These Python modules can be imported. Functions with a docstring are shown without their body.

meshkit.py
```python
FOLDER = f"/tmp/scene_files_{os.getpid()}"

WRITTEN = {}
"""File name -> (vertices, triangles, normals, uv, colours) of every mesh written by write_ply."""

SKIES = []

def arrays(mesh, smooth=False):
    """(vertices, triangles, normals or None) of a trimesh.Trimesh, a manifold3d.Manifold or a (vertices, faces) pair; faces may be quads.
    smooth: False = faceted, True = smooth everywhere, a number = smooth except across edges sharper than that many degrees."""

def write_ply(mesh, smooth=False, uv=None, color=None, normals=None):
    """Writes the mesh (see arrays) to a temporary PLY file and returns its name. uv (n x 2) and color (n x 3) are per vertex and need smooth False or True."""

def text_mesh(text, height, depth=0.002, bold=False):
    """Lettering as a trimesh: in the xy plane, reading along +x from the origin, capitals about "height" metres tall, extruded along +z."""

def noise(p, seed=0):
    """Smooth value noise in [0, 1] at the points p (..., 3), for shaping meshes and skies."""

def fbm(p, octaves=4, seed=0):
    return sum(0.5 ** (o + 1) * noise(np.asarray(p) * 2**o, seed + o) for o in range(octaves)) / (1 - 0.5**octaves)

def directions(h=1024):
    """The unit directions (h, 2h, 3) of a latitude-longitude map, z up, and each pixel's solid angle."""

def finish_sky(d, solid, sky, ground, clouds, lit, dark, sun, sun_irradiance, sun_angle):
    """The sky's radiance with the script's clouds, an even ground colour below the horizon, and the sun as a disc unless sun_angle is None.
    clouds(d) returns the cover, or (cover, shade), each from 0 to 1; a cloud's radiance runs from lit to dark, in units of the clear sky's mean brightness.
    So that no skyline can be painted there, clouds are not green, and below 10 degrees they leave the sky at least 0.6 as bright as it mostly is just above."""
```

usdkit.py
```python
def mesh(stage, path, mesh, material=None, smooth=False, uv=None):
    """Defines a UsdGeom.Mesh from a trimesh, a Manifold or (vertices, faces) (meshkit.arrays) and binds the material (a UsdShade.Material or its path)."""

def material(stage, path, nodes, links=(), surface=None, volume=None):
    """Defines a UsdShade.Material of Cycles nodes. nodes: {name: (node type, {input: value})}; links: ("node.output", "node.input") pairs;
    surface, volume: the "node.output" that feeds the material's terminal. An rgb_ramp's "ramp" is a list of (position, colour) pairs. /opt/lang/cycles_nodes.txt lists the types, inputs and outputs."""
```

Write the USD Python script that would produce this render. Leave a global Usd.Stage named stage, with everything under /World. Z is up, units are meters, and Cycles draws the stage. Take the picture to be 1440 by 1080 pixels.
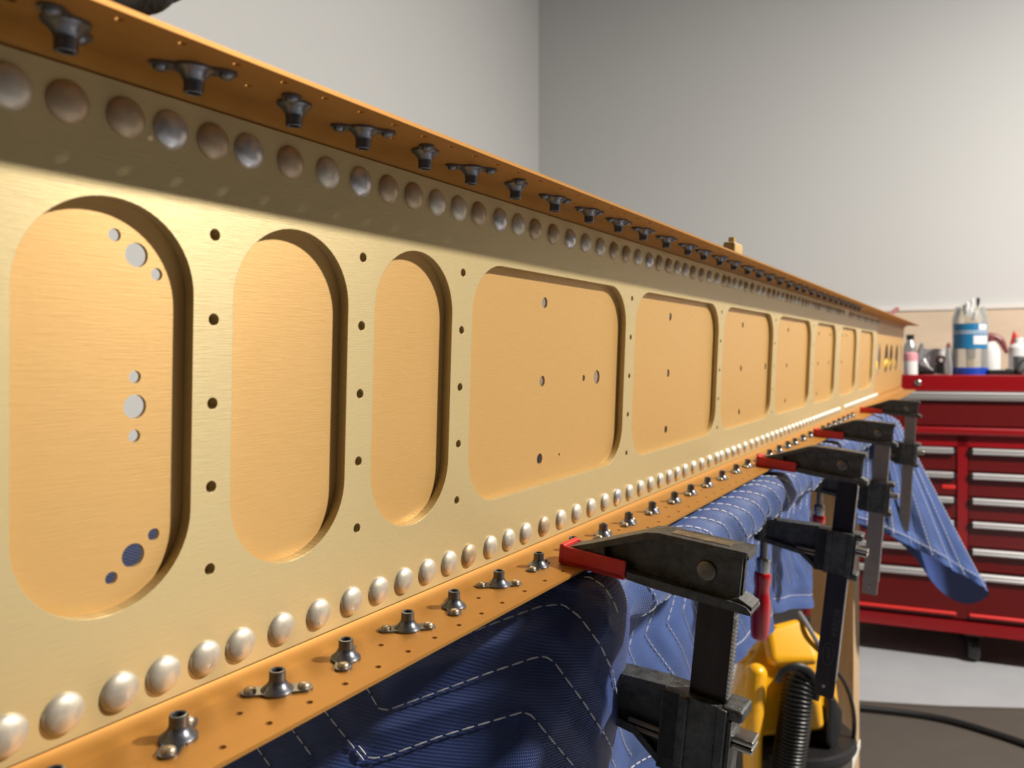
import math, random
import numpy as np
import trimesh, manifold3d, shapely
from shapely.geometry import Polygon, Point, box as sbox, LineString
from shapely import affinity
from shapely.ops import unary_union
from scipy.spatial import cKDTree
from pxr import Usd, UsdGeom, UsdLux, UsdShade, Gf, Sdf, Vt
import usdkit, meshkit
random.seed(7); RNG = np.random.default_rng(7)

stage = Usd.Stage.CreateInMemory()
UsdGeom.SetStageUpAxis(stage, UsdGeom.Tokens.z); UsdGeom.SetStageMetersPerUnit(stage, 1.0)
stage.SetDefaultPrim(UsdGeom.Xform.Define(stage, '/World').GetPrim())
UsdGeom.Scope.Define(stage, '/World/Looks')

# ------------------------------------------------------------------ camera, light, exposure
H = 1.12                                    # height of the camera above the floor
F, CX, CY = 1082.0, 720.0, 518.0
TH = math.atan2(1387.6 - 720, F)
FW = np.array([math.cos(TH), math.sin(TH), 0.0]); RT = np.array([math.sin(TH), -math.cos(TH), 0.0]); UP = np.array([0, 0, 1.0])
CAM = np.array([0, 0, H])
cam = UsdGeom.Camera.Define(stage, '/World/camera')
cam.CreateHorizontalApertureAttr(36.0); cam.CreateVerticalApertureAttr(27.0)
cam.CreateFocalLengthAttr(F / 1440 * 36.0)
cam.CreateVerticalApertureOffsetAttr(-(540 - CY) / 1440 * 36.0)
cam.CreateClippingRangeAttr(Gf.Vec2f(0.01, 100))
cam.CreateFStopAttr(13.0); cam.CreateFocusDistanceAttr(0.42)
cam.CreateExposureAttr(-0.36)
m = Gf.Matrix4d(*RT, 0, *UP, 0, *(-FW), 0, *CAM, 1)
UsdGeom.Xformable(cam).AddTransformOp().Set(m)

ROOM_ANG = math.radians(8.9)                # the walls stand turned a little against the spar
EX = np.array([math.cos(ROOM_ANG), math.sin(ROOM_ANG), 0]); EY = np.array([-math.sin(ROOM_ANG), math.cos(ROOM_ANG), 0])
D_RIGHT, D_LEFT, D_BACK, D_FRONT, Z_CEIL = 3.95, 1.50, -3.2, -3.6, 3.45
def room(x, y, z): return EX * x + EY * y + UP * z

def light_at(kind, name, pos, target, color, intensity, **size):
    l = kind.Define(stage, '/World/' + name)
    l.CreateColorAttr(Gf.Vec3f(*color)); l.CreateIntensityAttr(intensity)
    for k, v in size.items(): getattr(l, 'Create%sAttr' % k)(v)
    z = np.array(pos, float) - np.array(target, float); z /= np.linalg.norm(z)
    x = np.cross([0, 1, 0] if abs(z[2]) > .9 else [0, 0, 1], z); x /= np.linalg.norm(x); y = np.cross(z, x)
    UsdGeom.Xformable(l).AddTransformOp().Set(Gf.Matrix4d(*x, 0, *y, 0, *z, 0, *map(float, pos), 1))
    return l
light_at(UsdLux.DiskLight, 'ceiling_lamp', (2.05, -1.95, H + 1.92), (1.75, -1.1, 0), (1.0, .93, .82), 3900, Radius=.10)
light_at(UsdLux.RectLight, 'ceiling_panel', room(2.9, -1.0, 3.40), room(2.9, -1.0, 0), (.97, .98, 1.0), 5, Width=1.2, Height=.35)
light_at(UsdLux.RectLight, 'rear_fill', room(-.6, -2.0, 3.35), room(-.6, -2.0, 0), (1.0, .96, .90), 6, Width=.6, Height=.3)  # unseen fill panel behind the camera, raised to lighten the clamp sides

# ------------------------------------------------------------------ frames
def ray(px, py): return FW + RT * (px - CX) / F + UP * (CY - py) / F
def C(px, py, depth): return CAM + ray(px, py) * depth
_a = ray(1387.6, 495.5); A_ = _a / np.linalg.norm(_a)
_d = ray(-166, 28240); _d /= np.linalg.norm(_d)
S_ = -(_d - A_ * (_d @ A_)); S_ /= np.linalg.norm(S_)
N_ = np.cross(S_, A_)
D = .245                                    # distance from the camera to the face of the spar
ORG = CAM + N_ * D
def L(u, v, w): return ORG + A_ * u + N_ * v + S_ * w
def LL(p): p = np.asarray(p, float); return ORG + p[..., :1] * A_ + p[..., 1:2] * N_ + p[..., 2:3] * S_
SPAR = np.eye(4); SPAR[:3, 0], SPAR[:3, 1], SPAR[:3, 2], SPAR[:3, 3] = A_, N_, S_, ORG

# ------------------------------------------------------------------ builders
_names = {}
def numbered(parent, name):
    k = (parent, name); n = _names.get(k, 0); _names[k] = n + 1
    return f'{parent}/{name}' if n == 0 else f'{parent}/{name}_{n:03d}'
class Thing:
    def __init__(s, name, label, cat, M=None, group=None):
        s.path = numbered('/World', name); s.M = np.eye(4) if M is None else np.asarray(M, float); s.inv = np.linalg.inv(s.M)
        x = UsdGeom.Xform.Define(stage, s.path); x.AddTransformOp().Set(Gf.Matrix4d(*s.M.T.ravel().tolist())); s.prim = x.GetPrim()
        tag(s.prim, label, cat, group)
    def part(s, name, mesh, mat, parent=None, world=False, smooth=35, label=None, kind=None, uv=None):
        """mesh in the thing's own frame, or in world coordinates (world=True); returns the path for sub-parts"""
        if isinstance(mesh, (list, tuple)) and not (len(mesh) == 2 and isinstance(mesh[0], np.ndarray)): mesh = cat(mesh)
        if world:
            mesh = mesh.copy(); mesh.apply_transform(s.inv)
        p = numbered(parent or s.path, name)
        pr = usdkit.mesh(stage, p, mesh, mat, smooth=smooth, uv=uv).GetPrim()
        if label: pr.SetCustomDataByKey('label', label)
        if kind: pr.SetCustomDataByKey('kind', kind)
        return p
def tag(pr, label, cat, group=None, kind=None):
    if label: pr.SetCustomDataByKey('label', label)
    if cat: pr.SetCustomDataByKey('category', cat)
    if group: pr.SetCustomDataByKey('group', group)
    if kind: pr.SetCustomDataByKey('kind', kind)
def struct(name, mesh, mat, smooth=False):
    pr = usdkit.mesh(stage, '/World/' + name, mesh, mat, smooth=smooth).GetPrim(); pr.SetCustomDataByKey('kind', 'structure'); return pr
def cat(ms): return trimesh.util.concatenate([tm(x) for x in ms])
def tm(x):
    if isinstance(x, manifold3d.Manifold):
        q = x.to_mesh(); return trimesh.Trimesh(q.vert_properties[:, :3], q.tri_verts, process=False)
    return x
def bx(x0, x1, y0, y1, z0, z1):
    b = trimesh.creation.box((abs(x1 - x0), abs(y1 - y0), abs(z1 - z0))); b.apply_translation(((x0 + x1) / 2, (y0 + y1) / 2, (z0 + z1) / 2)); return b
def rbx(x0, x1, y0, y1, z0, z1, r=.003, seg=8):
    """box with rounded edges: hull of spheres"""
    r = min(r, abs(x1-x0)/2.01, abs(y1-y0)/2.01, abs(z1-z0)/2.01)
    s = manifold3d.Manifold.sphere(r, seg)
    return tm(manifold3d.Manifold.batch_hull([s.translate((x, y, z)) for x in (x0 + r, x1 - r) for y in (y0 + r, y1 - r) for z in (z0 + r, z1 - r)]))
def hull(balls, seg=16):
    return tm(manifold3d.Manifold.batch_hull([manifold3d.Manifold.sphere(r, seg).translate(tuple(map(float, p))) for p, r in balls]))
def lathe(profile, seg=32): return trimesh.creation.revolve(np.array(profile, float), sections=seg)
def extr(poly, h, z=0):
    ps = list(getattr(poly, 'geoms', [poly])); out = []
    for p in ps:
        e = trimesh.creation.extrude_polygon(p, h, engine='earcut'); e.apply_translation((0, 0, z)); out.append(e)
    return cat(out)
def mat4(x, y, z, o=(0, 0, 0)):
    M = np.eye(4); M[:3, 0], M[:3, 1], M[:3, 2], M[:3, 3] = x, y, z, o; return M
def moved(m_, M): m_ = m_.copy(); m_.apply_transform(M); return m_
def shift(m_, *t): m_ = m_.copy(); m_.apply_translation(t); return m_
def tube(path, r, seg=10, caps=True):
    P = np.asarray(path, float); n = len(P); rr = np.broadcast_to(np.asarray(r, float), n)
    T = np.gradient(P, axis=0); T /= np.linalg.norm(T, axis=1, keepdims=True) + 1e-12
    x = np.cross(T[0], [0, 0, 1.0]);
    if np.linalg.norm(x) < .1: x = np.cross(T[0], [1.0, 0, 0])
    x /= np.linalg.norm(x); V = []; ang = np.linspace(0, 2 * np.pi, seg, endpoint=False)
    for i in range(n):
        x = x - T[i] * (x @ T[i]); x /= np.linalg.norm(x); y = np.cross(T[i], x)
        V.append(P[i] + rr[i] * (np.cos(ang)[:, None] * x + np.sin(ang)[:, None] * y))
    V = np.vstack(V); f = []
    for i in range(n - 1):
        for j in range(seg):
            a, b = i * seg + j, i * seg + (j + 1) % seg; f += [[a, b, b + seg], [a, b + seg, a + seg]]
    if caps:
        V = np.vstack([V, P[:1], P[-1:]]); c0, c1 = n * seg, n * seg + 1
        for j in range(seg):
            k = (j + 1) % seg; f += [[c0, k, j], [c1, (n - 1) * seg + j, (n - 1) * seg + k]]
    return trimesh.Trimesh(V, f, process=False)
def spline(pts, n=60):
    from scipy.interpolate import CubicSpline
    P = np.asarray(pts, float); t = np.r_[0, np.cumsum(np.linalg.norm(np.diff(P, axis=0), axis=1))]
    return CubicSpline(t, P)(np.linspace(0, t[-1], n))
def grid(P):
    """P (n, m, 3) -> mesh"""
    n, m_ = P.shape[:2]; i = np.arange(n * m_).reshape(n, m_)
    a, b, c, d = i[:-1, :-1].ravel(), i[1:, :-1].ravel(), i[1:, 1:].ravel(), i[:-1, 1:].ravel()
    return trimesh.Trimesh(P.reshape(-1, 3), np.vstack([np.c_[a, b, c], np.c_[a, c, d]]), process=False)

# ------------------------------------------------------------------ materials
ALB = .74
def look(name, color, rough=.5, metal=0., var=.0, var_scale=8., bump=0., bump_scale=200., stretch=None, spec=.5, coat=0., aniso=0., trans=0., bevel=0., sheen=0., uvmap=False, color2=None, coat_rough=.1, rvar=0.):
    color = tuple(c * ALB for c in color); color2 = tuple(c * ALB for c in color2) if color2 else None
    N = {'tc': ('texture_coordinate', {}), 'mp': ('mapping', {'scale': stretch or (1, 1, 1)}),
         'p': ('principled_bsdf', {'base_color': color, 'roughness': rough, 'metallic': metal, 'specular_ior_level': spec, 'coat_weight': coat, 'coat_roughness': coat_rough,
                                   'anisotropic': aniso, 'transmission_weight': trans, 'sheen_weight': sheen})}
    K = [('tc.UV' if uvmap else 'tc.object', 'mp.vector')]
    if var or color2:
        c2 = color2 or tuple(c * (1 - var) for c in color)
        N['n'] = ('noise_texture', {'scale': var_scale, 'detail': 4.0, 'roughness': .6}); N['r'] = ('rgb_ramp', {'ramp': [(.3, color), (.72, c2)]})
        K += [('mp.vector', 'n.vector'), ('n.fac', 'r.fac'), ('r.color', 'p.base_color')]
        if rvar:
            N['mr'] = ('map_range', {'from_min': .25, 'from_max': .75, 'to_min': rough - rvar, 'to_max': rough + rvar}); K += [('n.fac', 'mr.value'), ('mr.result', 'p.roughness')]
    nrm = None
    if bevel:
        N['bv'] = ('bevel', {'radius': bevel, 'samples': 4}); nrm = 'bv.bevel'
    if bump:
        N['bn'] = ('noise_texture', {'scale': bump_scale, 'detail': 3.0}); N['b'] = ('bump', {'strength': bump, 'distance': .001})
        K += [('mp.vector', 'bn.vector'), ('bn.fac', 'b.height')]
        if nrm: K += [(nrm, 'b.normal')]
        nrm = 'b.normal'
    if nrm: K += [(nrm, 'p.normal')]
    if aniso:
        N['tg'] = ('combine_xyz', {'x': -.0177, 'y': -.0476, 'z': .9987}); K += [('tg.vector', 'p.tangent')]
    return usdkit.material(stage, '/World/Looks/' + name, N, K, surface='p.BSDF')

STR = (80, 40, 3000)                          # brushing runs along the spar
M_plate = look('brushed_pale_gold', (.69, .55, .28), .40, .38, aniso=.65, var=.16, var_scale=1.0, stretch=STR, bump=.14, bump_scale=1.0, rvar=.07, bevel=.0004)
M_web = look('gold_anodized_web', (.69, .415, .14), .42, .34, aniso=.65, var=.08, var_scale=1.0, stretch=STR, bump=.12, bump_scale=1.0, rvar=.06)
M_flange = look('amber_anodized_flange', (.53, .245, .042), .50, .50, var=.10, var_scale=2.0, stretch=(4, 60, 60), bump=.012, bump_scale=4.0)
M_rivet = look('dull_aluminium', (.80, .74, .63), .46, .55, coat=.35, coat_rough=.08, var=.22, var_scale=260., bump=.05, bump_scale=600.)
M_rivet2 = look('bright_aluminium', (.80, .80, .84), .34, .7, coat=.35, coat_rough=.08, var=.3, var_scale=300.)
M_rivet3 = look('tan_aluminium', (.62, .47, .31), .46, .5, coat=.35, coat_rough=.08, var=.2, var_scale=260.)
M_steel = look('dark_nutplate_steel', (.24, .25, .29), .28, .85, var=.3, var_scale=300.)
M_copper = look('pale_rivet_metal', (.62, .50, .36), .38, .8)
M_cast = look('black_painted_iron', (.016, .0165, .0165), .42, 0., bump=.5, bump_scale=900., spec=.6, var=.4, var_scale=140, color2=(.095, .10, .10))
M_red = look('red_plastic', (.80, .028, .024), .42, 0., spec=.5, var=.25, var_scale=120)
M_hand = look('red_painted_wood', (.50, .006, .012), .22, 0., coat=.6)
M_bar = look('dark_bar_steel', (.085, .07, .066), .30, .85, var=.55, var_scale=45, stretch=(1, 1, .35))
M_bar2 = look('bright_bar_steel', (.40, .35, .30), .34, .6, var=.2, var_scale=60)
M_chrome = look('bright_steel', (.62, .60, .57), .24, 1.0, var=.1, var_scale=90)
M_pin = look('pin_steel', (.30, .26, .22), .36, .9, var=.3, var_scale=200)
M_plate2 = look('worn_tan_label', (.30, .22, .13), .5, .2, var=.6, var_scale=200)
M_engr = look('engraved_grey', (.10, .10, .10), .5, .5)
M_wall = look('white_wall_paint', (.64, .65, .66), .65, 0., bump=.05, bump_scale=30, var=.02, var_scale=2)
M_ceil = look('ceiling_grey', (.12, .12, .12), .8)
M_dwall = look('garage_grey', (.05, .05, .05), .8)
M_ply = look('pale_plywood', (.76, .61, .46), .6, 0., var=.15, var_scale=3, stretch=(1, 1, 4))
M_trim = look('white_trim', (.80, .78, .76), .5)
M_floor = look('grey_epoxy_floor', (.46, .48, .52), .35, 0., var=.12, var_scale=5)
M_sheet = look('brown_grey_sheet', (.085, .072, .062), .6, 0., var=.15, var_scale=9)
M_wood = look('pine_post', (.62, .43, .25), .6, 0., var=.25, var_scale=9, stretch=(6, 6, .6))
M_shelf = look('white_board', (.80, .78, .74), .5)
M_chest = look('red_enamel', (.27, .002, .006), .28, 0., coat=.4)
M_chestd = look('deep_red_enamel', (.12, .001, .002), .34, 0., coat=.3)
M_alu = look('drawer_trim_aluminium', (.72, .71, .72), .38, .8)
M_black = look('black_plastic', (.012, .012, .014), .4, 0.)
M_hose = look('black_hose', (.014, .014, .015), .3, 0.)
M_yel = look('yellow_plastic', (.95, .47, .012), .32, 0., spec=.5)
M_tank = look('smoky_tank', (.09, .085, .08), .2, 0.)
M_cloth = look('black_cloth', (.003, .003, .004), .9, 0., bump=.4, bump_scale=500)
M_white = look('white_plastic', (.82, .82, .84), .4)
M_pink = look('pink_label', (.80, .35, .42), .5)
M_grey = look('grey_plastic', (.22, .23, .25), .4)
M_silver = look('silver_paint', (.55, .55, .57), .3, .7)
M_blue = look('blue_label', (.01, .19, .42), .4)
M_blued = look('blue_base', (.006, .05, .42), .4)
M_maroon = look('maroon_plastic', (.22, .05, .06), .4)
M_tan = look('tan_wood', (.62, .42, .16), .5)
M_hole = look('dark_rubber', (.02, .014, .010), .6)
M_plug = look('yellow_plug', (.95, .62, .03), .4)
M_thread = look('white_thread', (.78, .79, .84), .6)
def blanket_look(name, base, gloss):
    N = {'tc': ('texture_coordinate', {}), 'mp': ('mapping', {'scale': (1, 1, 1)}),
         'w1': ('wave_texture', {'wave_type': 'bands', 'bands_direction': 'x', 'scale': 130.0, 'distortion': .6, 'detail': 1.0}),
         'w2': ('wave_texture', {'wave_type': 'bands', 'bands_direction': 'y', 'scale': 130.0, 'distortion': .6, 'detail': 1.0}),
         'mu': ('math', {'math_type': 'multiply'}), 'b': ('bump', {'strength': .5, 'distance': .0007}),
         'n': ('noise_texture', {'scale': 14.0, 'detail': 5.0}), 'r': ('rgb_ramp', {'ramp': [(.25, tuple(c * .72 for c in base)), (.8, tuple(min(1, c * 1.35) for c in base))]}),
         'p': ('principled_bsdf', {'roughness': gloss, 'specular_ior_level': .45, 'sheen_weight': .25, 'sheen_roughness': .4, 'sheen_tint': (.5, .6, 1)})}
    K = [('tc.UV', 'mp.vector'), ('mp.vector', 'w1.vector'), ('mp.vector', 'w2.vector'), ('w1.fac', 'mu.value1'), ('w2.fac', 'mu.value2'), ('mu.value', 'b.height'), ('b.normal', 'p.normal'),
         ('mp.vector', 'n.vector'), ('n.fac', 'r.fac'), ('r.color', 'p.base_color')]
    return usdkit.material(stage, '/World/Looks/' + name, N, K, surface='p.BSDF')
M_blk = blanket_look('navy_quilted_fabric', (.024, .045, .160), .40)
M_blk2 = blanket_look('blue_quilted_fabric', (.025, .057, .185), .55)

# ------------------------------------------------------------------ the room
def wall(p, q, z0, z1, t, side):
    """slab between two floor points, thickness t on the outer side"""
    p, q = np.array(p), np.array(q); o = np.array(side) * t
    V = np.array([x + UP * z for z in (z0, z1) for x in (p, q, q + o, p + o)])
    return trimesh.Trimesh(V, trimesh.convex.convex_hull(V).faces if False else [[0,1,5],[0,5,4],[1,2,6],[1,6,5],[2,3,7],[2,7,6],[3,0,4],[3,4,7],[4,5,6],[4,6,7],[0,2,1],[0,3,2]], process=False)
c_ = lambda x, y: room(x, y, 0)
struct('floor', wall(c_(D_BACK, D_FRONT), c_(D_RIGHT, D_FRONT), -.1, 0, D_LEFT - D_FRONT, EY), M_floor)
struct('ceiling', wall(c_(D_BACK, D_FRONT), c_(D_RIGHT, D_FRONT), Z_CEIL, Z_CEIL + .1, D_LEFT - D_FRONT, EY), M_ceil)
struct('wall_left', wall(c_(D_BACK, D_LEFT), c_(D_RIGHT, D_LEFT), 0, Z_CEIL, .1, EY), M_wall)
struct('wall_right', wall(c_(D_RIGHT, D_LEFT + .1), c_(D_RIGHT, D_FRONT), 0, Z_CEIL, .1, EX), M_wall)
struct('wall_back', wall(c_(D_BACK, D_FRONT), c_(D_BACK, D_LEFT), 0, Z_CEIL, .1, -EX), M_dwall)
struct('wall_front', wall(c_(D_BACK, D_FRONT), c_(D_RIGHT, D_FRONT), 0, Z_CEIL, .1, -EY), M_dwall)
Z_WAIN = H + .262
struct('trim_1', wall(c_(D_RIGHT - .012, D_LEFT - .001), c_(D_RIGHT - .012, D_FRONT + .001), .005, Z_WAIN, .0115, EX), M_ply)
struct('trim_2', wall(c_(D_RIGHT - .018, D_LEFT - .001), c_(D_RIGHT - .018, D_FRONT + .001), Z_WAIN, Z_WAIN + .020, .0175, EX), M_trim)

# ------------------------------------------------------------------ the spar
spar = Thing('wing_spar', 'long gold anodized aluminium aircraft spar with pocketed web and two rows of rivets', 'aircraft spar', SPAR)
U0, U1, UP_END = -.16, 3.02, 2.205
T_PL, T_WEB = .005, .0016
W_T, W_B = .0795, -.1341                    # edges of the front plate
WF_T, WF_B = .0842, -.1388                  # inner faces of the flanges
def stadium(u0, u1, r):
    return sbox(u0 + r, -.0968 + r, u1 - r, .0417 - r).buffer(r, quad_segs=14)
pockets = [(-.058, .0985, .030), (.1154, .1768, .0305), (.1942, .2561, .0305), (.2737, .3351, .0303), (.3540, .5685, .0295), (.5878, .8174, .0295), (.8356, 1.0647, .0295), (1.0892, 1.3268, .029), (1.3647, 1.5697, .029), (1.6282, 1.8431, .029), (1.8909, 2.137, .029)]
pockets = pockets[1:]
plate = sbox(U0, W_B, UP_END, W_T)
for u0, u1, r in pockets: plate = plate.difference(stadium(u0, u1, r))
cols = [.1060, .1855, .2650, .3442, .5792, .8262, 1.0770, 1.3455, 1.5985, 1.8665]
for i, uc in enumerate(cols):
    for k in range(5):
        plate = plate.difference(Point(uc, .0345 - .0313 * k).buffer(.0022 if i < 4 else .0021, quad_segs=5))
XZ = mat4((1, 0, 0), (0, 0, 1), (0, -1, 0))           # (u, w) drawing -> spar frame, extruded towards -v
def web_sheet(poly, v0, t): return moved(extr(poly, t), mat4((1, 0, 0), (0, 0, 1), (0, -1, 0), (0, v0 + t, 0)))
spar.part('front_plate', web_sheet(plate, 0, T_PL), M_plate, smooth=30)
RB = .0138                                  # inside radius of the bends
web = sbox(U0, WF_B + RB, U1, WF_T - RB)
SM, BG = .0022, .0042
wh = [(.1501, .0302, SM), (.158, .0243, BG), (.1656, .0183, SM), (.1579, -.0177, SM), (.158, -.028, BG), (.1579, -.0382, SM), (.1657, -.0743, SM), (.158, -.0801, BG), (.1502, -.0862, SM),
      (.445, .0236, .0036), (.4449, -.0283, .0036), (.5065, -.028, .0023), (.5287, -.0279, .0052), (.445, -.0802, .0036), (.4725, -.0804, .0010)]
for uc in (.6820, .9303, 1.1783, 1.4255): wh += [(uc, .0236, .0036), (uc, -.0285, .0036), (uc, -.0808, .0036)]
wh += [(1.0498, -.0281, .0044), (1.534, .0236, .0036), (1.532, -.0284, .0036), (1.6802, .0247, .0036), (1.7263, .0256, .0036), (1.62 + .06, -.0285, .0036)]
for x, y, r in wh: web = web.difference(Point(x, y).buffer(r, quad_segs=6))
BOLT = [2.31, 2.50, 2.63, 2.80, 2.93]
for x in BOLT: web = web.difference(Point(x, -.028).buffer(.043, quad_segs=10))
spar.part('web', web_sheet(web, T_PL + .0001, T_WEB), M_web, smooth=30)
for i, x in enumerate(BOLT):
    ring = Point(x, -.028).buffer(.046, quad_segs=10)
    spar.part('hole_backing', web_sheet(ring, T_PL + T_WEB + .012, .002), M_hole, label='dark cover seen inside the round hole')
    if i < 4: spar.part('plug', moved(lathe([(0, .012), (.012, .010), (.0155, .004), (.016, 0), (0, 0)], 16), mat4((0, 0, 1), (1.4, 0, 0), (0, -1, 0), (x - .0, T_PL + T_WEB + .0118, -.045))), M_plug, label='yellow plug in the round hole')
# flanges: flat leaf plus the bend into the web
V_OUT, TF = -.0430, .0016
hole_out = [.1255, .1450, .1645, .1840, .2031, .2219, .2413, .2607, .2798, .2989, .3183, .3377, .3607, .3835]
hole_out = [hole_out[0] - .0195 * k for k in range(14, 0, -1)] + hole_out
while hole_out[-1] < 2.15: hole_out.append(hole_out[-1] + (.0225 if hole_out[-1] < .6 else .0245))
hole_in = [.105 - .0775, .1060, .1826, .2590, .3363, .4290, .5200, .6170, .7120, .8120]
def flange(sign, wf):
    v_flat = T_PL - RB + .0001
    leaf = sbox(U0, V_OUT, U1, v_flat)
    for x in hole_out: leaf = leaf.difference(Point(x, -.0355 if sign < 0 else -.0372).buffer(.0014, quad_segs=3))
    for x in hole_in: leaf = leaf.difference(Point(x - (0 if sign < 0 else .0018), -.0214 if sign < 0 else -.0230).buffer(.0014, quad_segs=3))
    lf = extr(leaf, TF); lf.apply_translation((0, 0, wf if sign > 0 else wf - TF))
    ang = np.linspace(0, np.pi / 2, 13); prof = []
    for rr in (RB, RB + TF): prof.append(np.c_[v_flat + np.sin(ang) * rr, wf - sign * RB + sign * np.cos(ang) * rr])
    prof = np.vstack([prof[0], prof[1][::-1]])
    pg = Polygon(prof)
    bend = moved(extr(pg, U1 - U0), mat4((0, 1, 0), (0, 0, 1), (1, 0, 0), (U0, 0, 0)))
    return cat([lf, bend])
spar.part('upper_flange', flange(1, WF_T), M_flange, smooth=40)
spar.part('lower_flange', flange(-1, WF_B), M_flange, smooth=40)
# rivets of the front plate
ru = [.0665, .0830, .0990, .1145, .1316, .1504, .1668, .1840, .2001, .2208, .2417, .2622, .2811, .2999, .3190, .3383, .3572, .3794, .3998, .4205, .4442, .4682, .4917, .5159, .5401, .5636, .5879, .6119, .6347, .6584, .6811, .7035, .7255, .7513, .7772, .8035, .8295, .8466, .8700, .8944, .9174, .9456, .9755, 1.0025, 1.0300]
ru = [-.14, -.12, -.10, -.08, -.06, -.04, -.02, 0., .02, .035, .05] + ru
while ru[-1] < 1.64: ru.append(ru[-1] + .0268)
ru += [1.725 + .0285 * k for k in range(20)]
_pr = [(0, .0034)] + [(.0068 * math.sin(t), .0034 * math.cos(t)) for t in np.linspace(.18, 1.5, 8)] + [(.0068, 0)]
riv_hi, riv_lo = lathe(_pr, 24), lathe(_pr[::3] + [(.0068, 0)], 12)
TOV = mat4((1, 0, 0), (0, 0, 1), (0, -1, 0))          # z of a lathe -> -v
odd = {.1668: 2, .2001: 2, .2622: 2, .3794: 2, .4682: 2, .3572: 3, .184: 3, .3999: 1, .4205: 3, .4442: 3, .6119: 2}
for w in (.0682, -.1242):
    for i, x in enumerate(ru):
        k = odd.get(round(x, 4), 1) if w > 0 else {.3572: 3, .4442: 3, .5636: 2, .338: 2}.get(round(x, 4), 1)
        if w > 0 and k == 1: k = 3 if i % 4 in (0, 3) else 1
        spar.part('rivet', moved(riv_hi if -.01 < x < .75 else riv_lo, mat4((1, 0, 0), (0, 0, 1), (0, -1, 0), (x, .0001, w))), (M_rivet, M_rivet2, M_rivet3)[k - 1], smooth=60)
# nutplates on the flanges
def nutplate_mesh(seg):
    out = unary_union([Point(0, 0).buffer(.0064, quad_segs=seg // 4), LineString([(-.0099, 0), (.0099, 0)]).buffer(.0035, quad_segs=seg // 4)]).buffer(-.0012).buffer(.0012, quad_segs=4).buffer(.0012).buffer(-.0012)
    barrel = lathe([(0, .0032), (.0020, .0032), (.0020, .0083), (.0024, .0086), (.0029, .0085), (.0031, .0081), (.0031, .0050), (.0034, .0040), (.0042, .0028), (.0053, .0018), (.0061, .0012), (.0064, .0008)], seg)
    return cat([extr(out, .0010), barrel])
np_hi, np_lo = nutplate_mesh(24), nutplate_mesh(12)
lug = lathe([(0, .0028), (.0014, .0026), (.0022, .0020), (.0024, .0010)], 14)
nu = [.0760, .1190, .1597, .2022, .2394, .2804, .3175, .3601, .4050, .4514, .4978, .5435, .5922, .6446, .6882, .7380, .7867, .8390, .8862, .9380, .9900, 1.0430, 1.0944, 1.1400, 1.1960, 1.2514, 1.305, 1.36, 1.415, 1.47, 1.525, 1.58, 1.635, 1.69]
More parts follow.
